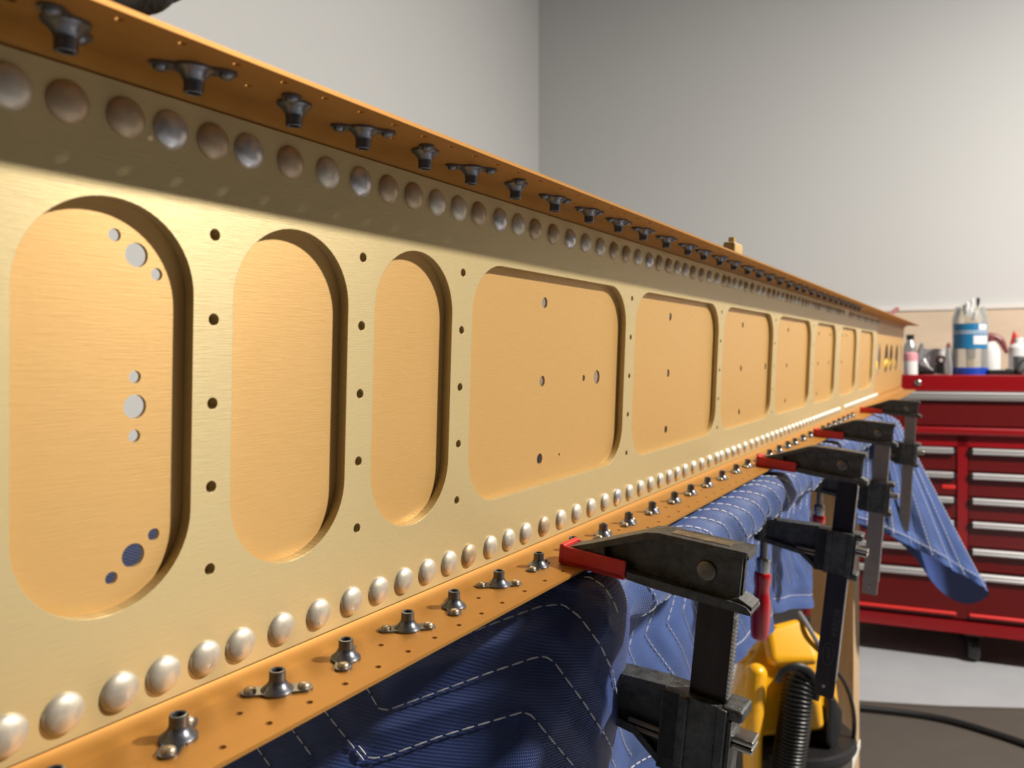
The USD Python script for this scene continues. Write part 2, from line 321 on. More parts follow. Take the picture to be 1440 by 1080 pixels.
for sign, wf in ((-1, WF_B), (1, WF_T)):
    for i, x in enumerate(nu):
        if i < 8: deg = (38 if i % 2 == 0 else -42) * (1 if sign < 0 else -1)
        else: deg = 8 if sign < 0 else -12
        c, s = math.cos(math.radians(deg)), math.sin(math.radians(deg)); k = -sign
        vv = (-.0190 if sign < 0 else -.0222)
        Mx = mat4((c, s, 0), (-s * k, c * k, 0), (0, 0, k), (x, vv, wf))
        if sign > 0: Mx = mat4((c, s, 0), (s, -c, 0), (0, 0, -1), (x, vv, wf))
        p = spar.part('nutplate', moved(np_hi if x < .7 else np_lo, Mx), M_steel, smooth=45)
        if x < .95:
            for sx in (-.0099, .0099):
                spar.part('lug_rivet', moved(shift(lug, sx, 0, 0), Mx), M_copper if sign < 0 else M_steel, parent=p, smooth=60)

# ------------------------------------------------------------------ bench
def vert_box(corners, z0, z1):
    """prism over plan points (world xy)"""
    return shift(extr(Polygon([(p[0], p[1]) for p in corners]), z1 - z0), 0, 0, z0)
W_BEN = WF_B - TF - .010                     # top of the bench, under the blanket
BV0, BV1, BU0, BU1 = -.046, .62, .42, 1.93
bench = Thing('workbench', 'wooden workbench under the blue blanket with a square pine post and white lower shelf', 'workbench', mat4(EX * 0 + [1, 0, 0], [0, 1, 0], UP, (*L(1.2, .3, 0)[:2], 0)))
top = bx(BU0, BU1, BV0, BV1, W_BEN - .036, W_BEN); top.apply_transform(SPAR)
bench.part('bench_top', top, M_wood, world=True, smooth=False)
def plan(u, v): return L(u, v, -.2)
z_under = lambda u, v: L(u, v, W_BEN - .036)[2]
for (u, v) in ((1.83, -.005), (1.83, .49), (.52, .06), (.52, .49)):
    q = [plan(u, v), plan(u + .089, v), plan(u + .089, v + .089), plan(u, v + .089)]
    bench.part('post', vert_box(q, 0, z_under(u, v)), M_wood, world=True, smooth=False)
Z_SH = .27
q = [plan(.60, -.008), plan(1.915, -.008), plan(1.915, .60), plan(.60, .60)]
sh = Polygon([p[:2] for p in q])
for (u, v) in ((1.83, -.005), (1.83, .49)):
    sh = sh.difference(Polygon([plan(a, b)[:2] for a, b in ((u - .001, v - .001), (u + .09, v - .001), (u + .09, v + .09), (u - .001, v + .09))]))
bench.part('lower_shelf', shift(extr(sh, .018), 0, 0, Z_SH - .018), M_shelf, world=True, smooth=False, label='white board shelf')

# ------------------------------------------------------------------ blanket
W_BL = WF_B - TF                              # underside of the lower flange
blanket = Thing('moving_blanket', 'navy blue quilted moving blanket with white zigzag stitching draped over the workbench', 'blanket', mat4((1, 0, 0), (0, 1, 0), UP, L(.8, 0, W_BL - .3)))
dashes = []
def add_dashes(P, dash=.0062, gap=.0022, r=.00055, lift=.0006, nrm=None):
    P = np.asarray(P, float); t = np.r_[0, np.cumsum(np.linalg.norm(np.diff(P, axis=0), axis=1))]
    s = 0.
    while s + dash < t[-1]:
        e = np.array([[np.interp(x, t, P[:, k]) for k in range(3)] for x in (s, s + dash / 2, s + dash)])
        if np.linalg.norm(e[2] - e[0]) < dash * 1.3: dashes.append(tube(e, [r * .7, r, r * .7], 5))
        s += dash + gap
def quilt(P, lines, amp=.0032, wid=.010):
    """pushes the grid in along the stitch lines, out between them"""
    m_ = grid(P); n = m_.vertex_normals
    if lines:
        pts = []
        for l in lines:
            l = np.asarray(l); t = np.r_[0, np.cumsum(np.linalg.norm(np.diff(l, axis=0), axis=1))]; k = max(2, int(t[-1] / .003))
            pts.append(np.c_[[np.interp(np.linspace(0, t[-1], k), t, l[:, j]) for j in range(3)]].T)
        d, _ = cKDTree(np.vstack(pts)).query(m_.vertices)
        off = amp * (1 - np.exp(-(d / wid) ** 2)) - .0004
    else: off = np.zeros(len(n))
    off = off + .0012 * (meshkit.fbm(m_.vertices * 60, 3, 5) - .5)
    flip = 1.0
    m_.vertices = m_.vertices + n * off[:, None] * flip
    return m_
def interp_curve(ts, pts, q):
    from scipy.interpolate import PchipInterpolator
    return PchipInterpolator(ts, np.asarray(pts, float))(q)
def grid_uv(P):
    du = np.linalg.norm(np.diff(P, axis=0), axis=2); dv = np.linalg.norm(np.diff(P, axis=1), axis=2)
    u = np.vstack([np.zeros(P.shape[1]), np.cumsum(du, axis=0)]); v = np.hstack([np.zeros((P.shape[0], 1)), np.cumsum(dv, axis=1)])
    return np.c_[np.broadcast_to(u.mean(1, keepdims=True), u.shape).ravel(), np.broadcast_to(v.mean(0, keepdims=True), v.shape).ravel()]
def zigzag_lines(surf, su, st, step, amp, per, n=80):
    """stitch lines u = k*step + zigzag(t) on the parametric surface surf(u, t) -> local points"""
    out = []; k = su[0] - amp
    while k < su[1] + amp:
        t = np.linspace(st[0], st[1], n); ph = (t / per) % 1.0
        u = k + amp * (2 * np.abs(2 * ph - 1) - 1)
        ok = (u > su[0]) & (u < su[1])
        if ok.sum() > 3:
            idx = np.where(ok)[0]
            for seg in np.split(idx, np.where(np.diff(idx) > 1)[0] + 1):
                if len(seg) > 3: out.append(surf(u[seg], t[seg]))
        k += step
    return out
# roll over the front edge of the bench
rp_t = [-.50, .08, .145, .168, .19, .212, .29]
rp = np.array([(.600, .0042), (.020, .0040), (-.046, .0036), (-.0625, .0105), (-.067, .027), (-.058, .043), (.020, .047)])
def roll(u, t):
    q = interp_curve(rp_t, rp, t); w = .0018 * np.sin(u * 37) + .0014 * np.sin(u * 91 + 1)
    k = np.clip((t - .13) / .05, 0, 1)
    return LL(np.c_[u, q[:, 0] - w * k, W_BL - q[:, 1] - w * k])
U, T = np.meshgrid(np.linspace(.412, 1.93, 300), np.r_[np.linspace(-.5, -.02, 20), np.linspace(0, .29, 76)], indexing='ij')
P = roll(U.ravel(), T.ravel()).reshape(*U.shape, 3)
rl = zigzag_lines(roll, (.45, 1.92), (.135, .23), .036, .045, .20)
blanket.part('rolled_edge', quilt(P, rl, .0018, .008), M_blk2, world=True, smooth=True, uv=np.c_[U.ravel(), T.ravel()])
for l in rl: add_dashes(l + N_ * -.0012 + S_ * .0004)
# layer hanging behind the clamps
def hang(u, t):
    f = np.clip(t / .3, 0, 1)
    v = .024 - .018 * f + .012 * f * np.sin(u * 21 + .6) + .006 * np.sin(u * 47 + t * 8) * f
    return LL(np.c_[u, v, W_BL - .030 - t])
hem = lambda u: np.interp(u, [.42, 1.05, 1.2, 1.45], [.265, .235, .240, .290])
U, T = np.meshgrid(np.linspace(.425, 1.49, 200), np.linspace(0, 1, 70), indexing='ij'); T = T * hem(U)
P = hang(U.ravel(), T.ravel()).reshape(*U.shape, 3)
hl = zigzag_lines(hang, (.43, 1.48), (.01, .225), .040, .05, .22)
hl += [hang(np.linspace(.43, 1.48, 160), hem(np.linspace(.43, 1.48, 160)) - .022)]
blanket.part('hanging_layer', quilt(P, hl, -.0026, .009), M_blk2, world=True, smooth=True, uv=np.c_[U.ravel(), T.ravel()])
for l in hl: add_dashes(l + N_ * -.0012)
# near corner of the bench: a cone of cloth
gt = np.array([0, .06, .12, .30, .46, .58, .70, .84, 1.0])
Tp = np.array([(.448, -.046), (.439, -.060), (.428, -.069), (.416, -.072), (.410, -.072), (.402, -.058), (.399, -.020), (.399, .080), (.399, .300)])
Ti = np.array([(.452, -.036), (.446, -.040), (.438, -.0445), (.424, -.0445), (.416, -.0440), (.411, -.040), (.409, -.010), (.409, .080), (.409, .300)])
Dp = np.array([(.02, .30), (.0, .10), (-.03, .06), (-.30, .05), (-.74, .26), (-1.05, .60), (-1.30, 1.14), (-1.45, 2.1), (-1.3, 2.6)])
def cone(g, h):
    tp, dp = interp_curve(gt, Tp, g), interp_curve(gt, Dp, g)
    bell = np.sqrt(1 - (1 - np.clip(h / .026, 0, 1)) ** 2)[:, None]
    ti = interp_curve(gt, Ti, g); hh = np.maximum(h - .006, 0)[:, None]
    return LL(np.c_[ti + (tp - ti) * bell + dp * hh, W_BL - .0035 - h])
G, Hh = np.meshgrid(np.linspace(0, 1, 170), np.linspace(0, 1, 150) ** 1.3 * .42, indexing='ij')
P = cone(G.ravel(), Hh.ravel()).reshape(*G.shape, 3)
cm = grid(P)
def cast(px):
    pts = np.array(px, float); q = []
    for i in range(len(pts) - 1):
        k = max(2, int(np.linalg.norm(pts[i + 1] - pts[i]) / 9)); q += [pts[i] + (pts[i + 1] - pts[i]) * t for t in np.linspace(0, 1, k, endpoint=False)]
    q = np.array(q + [pts[-1]]); d = np.array([ray(*x) for x in q])
    loc, ri, _ = cm.ray.intersects_location(np.tile(CAM, (len(q), 1)), d, multiple_hits=False)
    o = np.argsort(ri); return loc[o]
stl = [[(506, 950), (533, 997), (545, 1000), (600, 980), (680, 950), (750, 926), (767, 923), (780, 932), (820, 988), (850, 1035), (858, 1052), (857, 1076)],
       [(505, 1050), (520, 1068), (545, 1064), (620, 1036), (700, 1012), (735, 1001), (748, 1006), (780, 1046), (812, 1084)],
       [(590, 905), (640, 900), (700, 876), (760, 854), (792, 851), (815, 868), (842, 905), (860, 945), (868, 990), (872, 1040), (884, 1078)],
       [(803, 813), (830, 814), (848, 826), (862, 848), (869, 868)],
       [(455, 998), (520, 1080)], [(408, 1022), (450, 1078)], [(362, 1052), (382, 1080)]]
cl = []
for s_ in stl:
    try:
        q_ = cast(s_)
        if len(q_) > 3: cl.append(q_)
    except Exception: pass
uvc = grid_uv(P)
blanket.part('corner_drape', quilt(P, cl, .0034, .012), M_blk, world=True, smooth=True, uv=uvc)
_cn = cKDTree(cm.vertices); _vn = cm.vertex_normals
for l in cl:
    _, ii = _cn.query(l); nn = _vn[ii]; nn = nn * np.sign(((CAM - l) * nn).sum(1))[:, None]
    add_dashes(l + nn * .0010, dash=.0066)
# far corner of the blanket, flaring out past the bench end
def strip(top_px, bot_px, n=60, m_=50, fold=.012, ph=0., nf=5.0):
    a = spline([C(*p) for p in top_px], n); b = spline([C(*p) for p in bot_px], n)
    t = np.linspace(0, 1, m_)[None, :, None]; g = np.linspace(0, 1, n)
    P = a[:, None] * (1 - t) + b[:, None] * t
    P = P + FW * (fold * np.sin(g * nf * 2 * np.pi + ph)[:, None, None] * t) + UP * (.0)
    return P
PF = strip([(1214, 592, 1.665), (1232, 585, 1.67), (1250, 584, 1.70), (1266, 594, 1.745)], [(1205, 735, 1.60), (1270, 762, 1.62), (1340, 800, 1.66), (1397, 834, 1.72)], nf=3.2)
fl = [PF[i].copy() for i in range(4, 60, 8)] + [PF[:, -4].copy()]
blanket.part('flared_corner', quilt(PF, fl, .004, .012), M_blk2, world=True, smooth=True, uv=grid_uv(PF))
for l in fl: add_dashes(l - FW * .004, r=.0008)
PB = strip([(1216, 596, 1.76), (1240, 592, 1.77), (1262, 600, 1.80)], [(1212, 745, 1.74), (1295, 797, 1.76), (1362, 848, 1.79), (1392, 836, 1.76)], nf=2.0, fold=.006)
blanket.part('flared_corner', quilt(PB, [], 0), M_blk, world=True, smooth=True, uv=grid_uv(PB))
blanket.part('stitching', cat(dashes), M_thread, world=True, smooth=False, kind='stuff', label='white zigzag stitching')

# ------------------------------------------------------------------ clamps
def clamp(label, u0, v0, tilt, z_jaw=-.056, low=-.245, text=False, bar=M_bar, du=0, z0=0.):
    r = math.radians(tilt); R = np.eye(4); R[1, 1] = R[2, 2] = math.cos(r); R[1, 2] = -math.sin(r); R[2, 1] = math.sin(r)
    T = np.eye(4); T[:3, 3] = (u0, v0, WF_B + .0002 + z0)
    c = Thing('bar_clamp', label, 'clamp', SPAR @ T @ R, group=None)
    YZ = lambda h: mat4((0, 1, 0), (0, 0, 1), (1, 0, 0), (-h / 2, 0, 0))
    prof = lambda pts, h: moved(extr(Polygon(pts), h), YZ(h))
    # fixed jaw: thin web, edge flanges, box round the bar
    outline = [(-.0015, .004), (-.0015, .010), (-.020, .0165), (-.052, .0300), (-.060, .0315), (-.108, .0315), (-.110, .0295), (-.1085, .0270), (-.1085, .0055), (-.114, .0025), (-.114, -.0005), (-.060, .0005), (-.040, .002)]
    body = [prof(outline, .0042),
            prof([(-.0430, .0262), (-.0520, .0312), (-.0600, .0327), (-.1106, .0327), (-.1106, .0292), (-.0610, .0288), (-.0530, .0272), (-.0430, .0228)], .0210),
            prof([(-.0430, .0056), (-.1080, .0042), (-.1130, .0030), (-.1157, .0006), (-.1157, -.0010), (-.0600, .0), (-.0430, .0012)], .0210),
            prof([(-.0015, .0075), (-.0015, .0105), (-.020, .0175), (-.052, .0310), (-.060, .0325), (-.1105, .0325), (-.1115, .0285), (-.107, .0282), (-.061, .0285), (-.053, .0270), (-.022, .0145)], .0165),
            prof([(-.0015, .0035), (-.0015, .0075), (-.040, .0060), (-.060, .0050), (-.103, .0045), (-.108, .0065), (-.1155, .0030), (-.1155, -.0010), (-.060, .0000), (-.040, .0015)], .0165),
            prof([(-.0015, .0035), (-.0015, .0100), (-.026, .0180), (-.028, .0040)], .0150),
            prof([(-.074, .003), (-.074, .030), (-.1075, .030), (-.1075, .003)], .0105)]
    j = c.part('fixed_jaw', body, M_cast, smooth=30)
    c.part('pin', moved(lathe([(0, .0017), (.0042, .0017), (.0054, .0012), (.0057, 0), (.0057, -.012), (0, -.012)], 24), mat4((0, 0, 1), (0, 1, 0), (-1, 0, 0), (-.0055, -.0885, .0165))), M_pin, parent=j, label='round steel pin')
    c.part('label_plate', bx(-.0045, .0045, -.100, -.066, .0324, .0330), M_plate2, parent=j, smooth=False, label='worn tan label strip')
    pad = cat([rbx(-.0105, .0105, -.042, .0015, 0, .0042, .0012), rbx(-.0105, -.0080, -.042, .0015, 0, .0115, .0011), rbx(.0080, .0105, -.042, .0015, 0, .0115, .0011), rbx(-.0105, .0105, -.0012, .0025, 0, .0125, .0011)])
    c.part('jaw_pad', pad, M_red, smooth=40, label='red plastic jaw pad')
    # bar with toothed outer edge
    b = [bx(-.0042, .0042, -.1055, -.0850, low, .024)]
    yb = -.1055
    teeth = [(low + .02 + k * .0023) for k in range(int((-.004 - (low + .02)) / .0023))]
    tb = []
    for z in teeth:
        tb.append([(yb + .0004, z), (yb - .0012, z + .0006), (yb - .0012, z + .0014), (yb + .0004, z + .0019)])
    p = c.part('bar', b, bar, smooth=False)
    c.part('toothed_edge', cat([prof(t, .0078) for t in tb]), M_chrome, parent=p, smooth=False, kind='stuff', label='bright toothed edge of the bar')
    c.part('end_pin', moved(lathe([(0, .0012), (.0015, .001), (.0022, 0), (0, 0)], 10), mat4((0, 0, 1), (0, 1, 0), (-1, 0, 0), (-.0042, -.0945, low + .012))), M_chrome, parent=p)
    if text:
        t = meshkit.text_mesh('BESSEY', .0062, .0003, True); x = t.bounds
        t.apply_translation((-(x[0][0] + x[1][0]) / 2, 0, 0))
        # reads downwards on the face that looks towards -u
        c.part('lettering', moved(t, mat4((0, 0, -1), (0, 1, 0), (-1, 0, 0), (-.0043, -.1030, -.158)) @ np.eye(4)), M_engr, parent=p, smooth=False, label='engraved maker lettering')
        dia = Polygon([(.0, .0135), (.0042, .0105), (.0062, 0), (.0042, -.0105), (0, -.0135), (-.0042, -.0105), (-.0062, 0), (-.0042, .0105)])
        em = [extr(dia.difference(dia.buffer(-.0007)), .0003)]
        t2 = meshkit.text_mesh('BESSEY', .0030, .0003, True); x = t2.bounds; t2.apply_translation(-(x[0] + x[1]) / 2); t2.apply_transform(trimesh.transformations.rotation_matrix(-math.pi / 2, (0, 0, 1))); t2.apply_translation((0, 0, .00015)); em.append(t2)
        c.part('emblem', moved(cat(em), mat4((0, -1, 0), (0, 0, 1), (-1, 0, 0), (-.0043, -.0955, -.194))), M_engr, parent=p, smooth=False, label='engraved long oval emblem')
    # sliding jaw with arm and screw
    zj = z_jaw
    arm = [prof([(-.070, zj), (-.012, zj - .004), (-.003, zj - .008), (-.003, zj - .026), (-.012, zj - .028), (-.055, zj - .032), (-.074, zj - .047), (-.080, zj - .047), (-.080, zj)], .0060),
           prof([(-.072, zj + .0015), (-.010, zj - .003), (-.010, zj - .007), (-.072, zj - .004)], .0165),
           prof([(-.010, zj - .024), (-.010, zj - .029), (-.055, zj - .034), (-.074, zj - .048), (-.074, zj - .043), (-.055, zj - .029)], .0150),
           shift(lathe([(0, 0), (.0085, 0), (.0085, -.024), (.007, -.026), (0, -.026)][::-1], 20), 0, -.010, zj - .004)]
    house = [bx(-.0105, -.0040, -.110, -.072, zj - .046, zj), bx(.0040, .0105, -.110, -.072, zj - .046, zj), bx(-.0105, .0105, -.0845, -.0715, zj - .046, zj), bx(-.0105, .0105, -.1115, -.1062, zj - .046, zj - .006),
             rbx(-.0105, .0105, -.1175, -.105, zj - .006, zj + .0015, .0022), rbx(-.0105, .0105, -.1165, -.105, zj - .050, zj - .042, .0022),
             rbx(-.0125, -.0095, -.087, -.081, zj - .047, zj, .0012), rbx(-.0125, -.0095, -.109, -.103, zj - .047, zj, .0012)]
    s = c.part('sliding_jaw', arm + house, M_cast, smooth=30)
    for k in range(2):
        c.part('clutch_plate', rbx(-.0072, .0072, -.1235, -.108, zj - .0185 - .0040 * k, zj - .0150 - .0040 * k, .0012), M_chrome, parent=s, label='bright steel clutch plate')
        c.part('clutch_plate', rbx(-.0072, .0072, -.0715, -.050, zj - .0285 - .0040 * k, zj - .0250 - .0040 * k, .0012), M_pin, parent=s)
    SY = -.0125; sk = math.tan(r) * .9; SKM = np.eye(4); SKM[1, 2] = sk; SKM[1, 3] = SY; SKM[2, 3] = zj
    zz = np.arange(zj - .066, -.052, .00035); th = 2 * np.pi * zz / .0018
    c.part('screw', tube(np.c_[np.zeros_like(zz), SY + (zz - zj) * sk, zz], .0042 + .0006 * np.sin(th), 10), M_chrome, smooth=True)
    hd = lathe([(0, -.145), (.007, -.145), (.0095, -.143), (.0105, -.136), (.0112, -.120), (.0110, -.105), (.0090, -.093), (.0082, -.085), (.0098, -.074), (.0095, -.068), (.0080, -.066), (0, -.066)], 24)
    h = c.part('handle', moved(hd, SKM), M_hand, smooth=50, label='red handle')
    c.part('ferrule', moved(lathe([(0, -.067), (.0078, -.067), (.0082, -.060), (.0078, -.052), (.0060, -.050), (0, -.050)], 20), SKM), M_chrome, parent=h)
    return c
clamp('black bar clamp with red pad gripping the gold flange, nearest of the four', .428, -.028, 3.2, low=-.30)
clamp('black bar clamp second from the camera with a long dark bar and red screw handle', .905, -.028, 3.4, text=True, low=-.243)
clamp('black bar clamp third from the camera, mostly hidden behind the second clamp', 1.268, -.024, 2.0, low=-.228, bar=M_bar2)
clamp('black bar clamp farthest along the spar with a plain tan-grey steel bar', 1.818, -.020, .5, low=-.243, bar=M_bar2)

# ------------------------------------------------------------------ vacuum on the lower shelf
VD = 1.40
VO = C(1105, 1000, VD); VO[2] = Z_SH
vac = Thing('shop_vacuum', 'yellow and black shop vacuum with a corrugated black hose standing on the lower shelf', 'vacuum cleaner', mat4(RT, FW, UP, VO))
K_ = VD / F
def V(px, py, d=0.): 
    s = (VD + d) / F
    return np.array([(px - 720) * s - (VO - CAM) @ RT, d, H + (518 - py) * s - VO[2]])
tb_ = V(1108, 1030, .10)
vac.part('tank', shift(lathe([(0, 0), (.105, 0), (.112, .01), (.116, tb_[2] - .012), (0, tb_[2] - .012)], 40), tb_[0], .10, 0), M_tank, label='smoky dark tank')
vac.part('rim', shift(lathe([(0, -.012), (.120, -.012), (.124, -.004), (.122, .006), (.112, .009), (0, .009)], 40), tb_[0], .10, tb_[2]), M_black)
hd = [hull([(V(1060, 1020, .02), .018), (V(1160, 1015, .05), .012), (V(1060, 950, .03), .022), (V(1150, 905, .06), .014), (V(1120, 884, .10), .016), (V(1090, 900, .08), .022), (V(1040, 1010, .17), .03), (V(1060, 930, .2), .03), (V(1150, 930, .2), .03), (V(1160, 1010, .2), .03)], 20),
      hull([(V(1064, 948, 0), .019), (V(1058, 1040, -.01), .017), (V(1060, 1000, -.01), .018)], 20), hull([(V(1058, 1040, -.01), .017), (V(1058, 1130, -.01), .015)], 20),
      hull([(V(1085, 893, .04), .016), (V(1122, 880, .05), .012), (V(1150, 905, .04), .010), (V(1090, 925, .02), .016), (V(1140, 925, .02), .012)], 20),
      hull([(V(1058, 922, .06), .010), (V(1035, 926, .10), .010), (V(1080, 915, .06), .010)], 16),
      hull([(V(1142, 985, .01), .016), (V(1148, 1015, .01), .012), (V(1128, 1010, .02), .014)], 20)]
vac.part('motor_head', hd, M_yel, smooth=50)
hp = spline([V(1132, 948, .0), V(1124, 966, -.012), V(1119, 1000, -.02), V(1112, 1050, -.022), V(1104, 1110, -.022), V(1098, 1170, -.01)], 360)
vac.part('hose', tube(hp, .0270 + .0022 * np.sin(np.linspace(0, 2 * np.pi * 46, 360)), 22), M_hose, smooth=True)
vac.part('hose_hook', tube(spline([V(1094, 958, -.03), V(1104, 942, -.035), V(1122, 937, -.036), V(1140, 946, -.034), V(1148, 965, -.03), V(1147, 984, -.028)], 40), np.linspace(.006, .0065, 40), 10), M_black)
vac.part('latch', hull([(V(1167, 985, .02), .011), (V(1178, 1000, .02), .008), (V(1166, 1042, .02), .010), (V(1176, 1025, .02), .009), (V(1170, 1040, .06), .01)], 14), M_black, smooth=40)
vac.part('wand', tube(spline([V(1124, 862, .06), V(1138, 884, .03), V(1152, 908, .02), V(1172, 940, .03)], 24), .0045, 8), M_grey)
vac.part('power_cord', tube(spline([V(1172, 940, .03), V(1186, 958, .05), V(1198, 990, .06), V(1201, 1030, .06), V(1194, 1062, .07), V(1180, 1088, .08), V(1160, 1100, .09)], 60), .0042, 8), M_black)

# ------------------------------------------------------------------ tool chest
D_CH = 3.332
def cpx(px):                                  # pixel column on the chest's front -> x along the chest
    r = ray(px, 518); t = D_CH / (r @ EX); return -(r * t) @ EY
CHX = cpx(1354); CM = mat4(-EY, EX, UP, (CAM * [1, 1, 0]) + EX * D_CH - EY * CHX)
chest = Thing('tool_chest', 'tall red steel tool chest of many drawers with aluminium pull strips behind the spar end', 'tool chest', CM)
def cb(x0, x1, z0, z1, y0=0., y1=.45): return bx(x0 - CHX, x1 - CHX, y0, y1, H + z0, H + z1)
XL, XR, XM0, XM1 = cpx(1128), cpx(1128) + 1.22, cpx(1346.5), cpx(1361)
body = [cb(XL, XR, -1.0, -.095, .022, .45), cb(XL, XL + .02, -1.0, -.26, 0, .03), cb(XR - .02, XR, -1.0, -.26, 0, .03), cb(XM0, XM1, -.70, -.255, 0, .03), cb(XL, XR, -.2955, -.2545, 0, .03), cb(XL, XR, -1.0, -.955, 0, .03)]
chest.part('body', body, M_chest, smooth=False)
chest.part('lid', rbx(XL - CHX, XR - CHX, -.006, .45, H - .0885, H - .024, .006), M_chest, smooth=30)
chest.part('lock', moved(lathe([(0, .006), (.008, .006), (.011, .004), (.0125, 0), (0, 0)], 20), mat4((1, 0, 0), (0, 0, 1), (0, -1, 0), (cpx(1290.5) - CHX, -.0062, H - .055))), M_chrome, label='round keyed lock')
def pull(x0, x1, zt, ht=.020, mat=M_alu, parent=None):
    pr = Polygon([(0, 0), (-.012, -.001), (-.017, -.006), (-.017, -.010), (-.011, -.0105), (-.013, -.013), (-.016, -.0165), (-.010, -ht), (0, -ht)])
    return moved(extr(pr, x1 - x0), mat4((0, 1, 0), (0, 0, 1), (1, 0, 0), (x0 - CHX, 0, H + zt)))
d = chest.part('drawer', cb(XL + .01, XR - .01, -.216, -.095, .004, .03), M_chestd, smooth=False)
chest.part('pull_strip', pull(XL + .01, XR - .01, -.0895, .031), M_alu, parent=d, label='aluminium pull strip')
chest.part('front_rail', rbx(XL - CHX, XR - CHX, -.022, .03, H - .2525, H - .222, .008), M_chest, smooth=30)
rows = [-.2985, -.391, -.485, -.573, -.674, -.765]
for k in range(5):
    for x0, x1 in ((XL + .022, XM0 - .003), (XM1 + .003, XR - .022)):
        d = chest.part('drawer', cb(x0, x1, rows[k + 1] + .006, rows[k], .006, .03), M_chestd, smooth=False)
        chest.part('pull_strip', pull(x0 + (.012 if x0 > XM0 else 0), x1 - (.012 if x1 < XM1 else 0), rows[k] - .001, .023), M_alu, parent=d)
        for xx in ((x1 - .006) if x1 < XM1 else (x0 + .006),):
            chest.part('end_cap', cb(xx - .006, xx + .006, rows[k] - .020, rows[k] - .006, -.012, .01), M_black, parent=d)
chest.part('name_strip', rbx(cpx(1325) - CHX, cpx(1344) - CHX, .002, .008, H - .458, H - .443, .002), M_red, label='bright red strip')
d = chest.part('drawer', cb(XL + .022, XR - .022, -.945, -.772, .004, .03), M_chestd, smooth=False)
chest.part('pull_strip', pull(XL + .022, XR - .022, -.7665, .026), M_alu, parent=d)
for x0, x1 in ((XL + .02, XM0 - .004), (XM1 + .004, XR - .02)):
    chest.part('lower_rail', rbx(x0 - CHX, x1 - CHX, -.008, .02, H - .934, H - .922, .004), M_red, smooth=30)
for x in (XL + .08, (XL + XR) / 2, XR - .08):
    for y in (.08, .38):
        cw = moved(lathe([(0, -.02), (.045, -.02), (.05, -.012), (.05, .012), (.045, .02), (0, .02)], 20), mat4((0, 1, 0), (0, 0, 1), (1, 0, 0), (x - CHX, y, .05)))
        chest.part('caster', cat([cw, bx(x - CHX - .03, x - CHX + .03, y - .03, y + .03, .098, H - 1.0)]), M_black, smooth=30)

# ------------------------------------------------------------------ things on the tool chest
ZT = H - .024
def on_chest(px, back=.06):
    r = ray(px, 518); t = (D_CH + back) / (r @ EX); p = CAM + r * t; return np.array([p[0], p[1], ZT]), (r * t) @ FW
def item(name, label, c_, px, back=.06, group=None):
    o, dep = on_chest(px, back); return Thing(name, label, c_, mat4(-EY, EX, UP, o), group), dep / F
t, k = item('spray_can', 'small white and pink can with a rounded grey top right beside the spar end', 'spray can', 1280.5, .05)
t.part('can', lathe([(0, 0), (9 * k, 0), (9 * k, 24 * k), (0, 24 * k)], 24), M_white)
t.part('label_band', lathe([(9.2 * k, 19 * k), (9.2 * k, 29 * k), (7.5 * k, 31 * k), (0, 31.5 * k)], 24), M_pink, label='pink band')
t, k = item('glass_bottle', 'small clear grey bottle with black cap standing behind the pink can', 'bottle', 1280, .16)
t.part('glass', lathe([(0, 0), (8.5 * k, 0), (8.5 * k, 36 * k), (7 * k, 42 * k), (4.5 * k, 46 * k), (4.5 * k, 49 * k), (0, 49 * k)], 20), M_silver)
t.part('cap', shift(lathe([(0, 0), (5 * k, 0), (5 * k, 6.5 * k), (0, 6.5 * k)], 16), 0, 0, 49 * k), M_black)
t, k = item('hand_grinder', 'black and grey hand tool lying with its handle up next to the pink can', 'power tool', 1300, .09)
t.part('body', hull([((-8 * k, 0, 6 * k), 6 * k), ((8 * k, 0, 5 * k), 5 * k), ((-2 * k, 0, 12 * k), 5 * k)], 14), M_black)
t.part('guard', hull([((-4 * k, -3 * k, 14 * k), 3 * k), ((5 * k, -3 * k, 9 * k), 2.5 * k), ((-1 * k, -2 * k, 20 * k), 3 * k)], 12), M_silver)
t.part('handle', hull([((-8 * k, 0, 26 * k), 3 * k), ((-3 * k, 0, 42 * k), 2.5 * k), ((-6 * k, 0, 14 * k), 3 * k)], 12), M_grey)
t, k = item('carton', 'low white cardboard carton behind the black hand tool', 'box', 1314, .24)
t.part('carton_body', rbx(-17 * k, 17 * k, 0, 26 * k, 0, 35 * k, .002), M_white); t.part('flap', rbx(-17 * k, 17 * k, -.5 * k, 2 * k, 34 * k, 36 * k, .001), M_trim)
t, k = item('tape_roll', 'small dark brown roll in front of the white carton', 'tape roll', 1323, .16)
t.part('tape', moved(lathe([(3 * k, -4 * k), (6.5 * k, -4 * k), (6.5 * k, 4 * k), (3 * k, 4 * k), (3 * k, -4 * k)], 20), mat4((1, 0, 0), (0, 0, 1), (0, -1, 0), (0, 0, 20 * k))), M_maroon)
t.part('holder', rbx(-7 * k, 7 * k, -3 * k, 3 * k, 0, 14 * k, .003), M_grey)
t, k = item('squeeze_bottle', 'tapered silver-grey squeeze bottle with brown tip left of the jar', 'bottle', 1334, .06)
t.part('bottle', lathe([(0, 0), (6 * k, 0), (6 * k, 14 * k), (4.5 * k, 26 * k), (3.2 * k, 38 * k), (0, 38 * k)], 20), M_silver)
t.part('tip', shift(lathe([(0, 0), (3 * k, 0), (2 * k, 6 * k), (0, 7 * k)], 12), 0, 0, 38 * k), M_maroon)
t, k = item('washer', 'flat bright ring lying at the front edge of the chest lid', 'washer', 1320, .02)
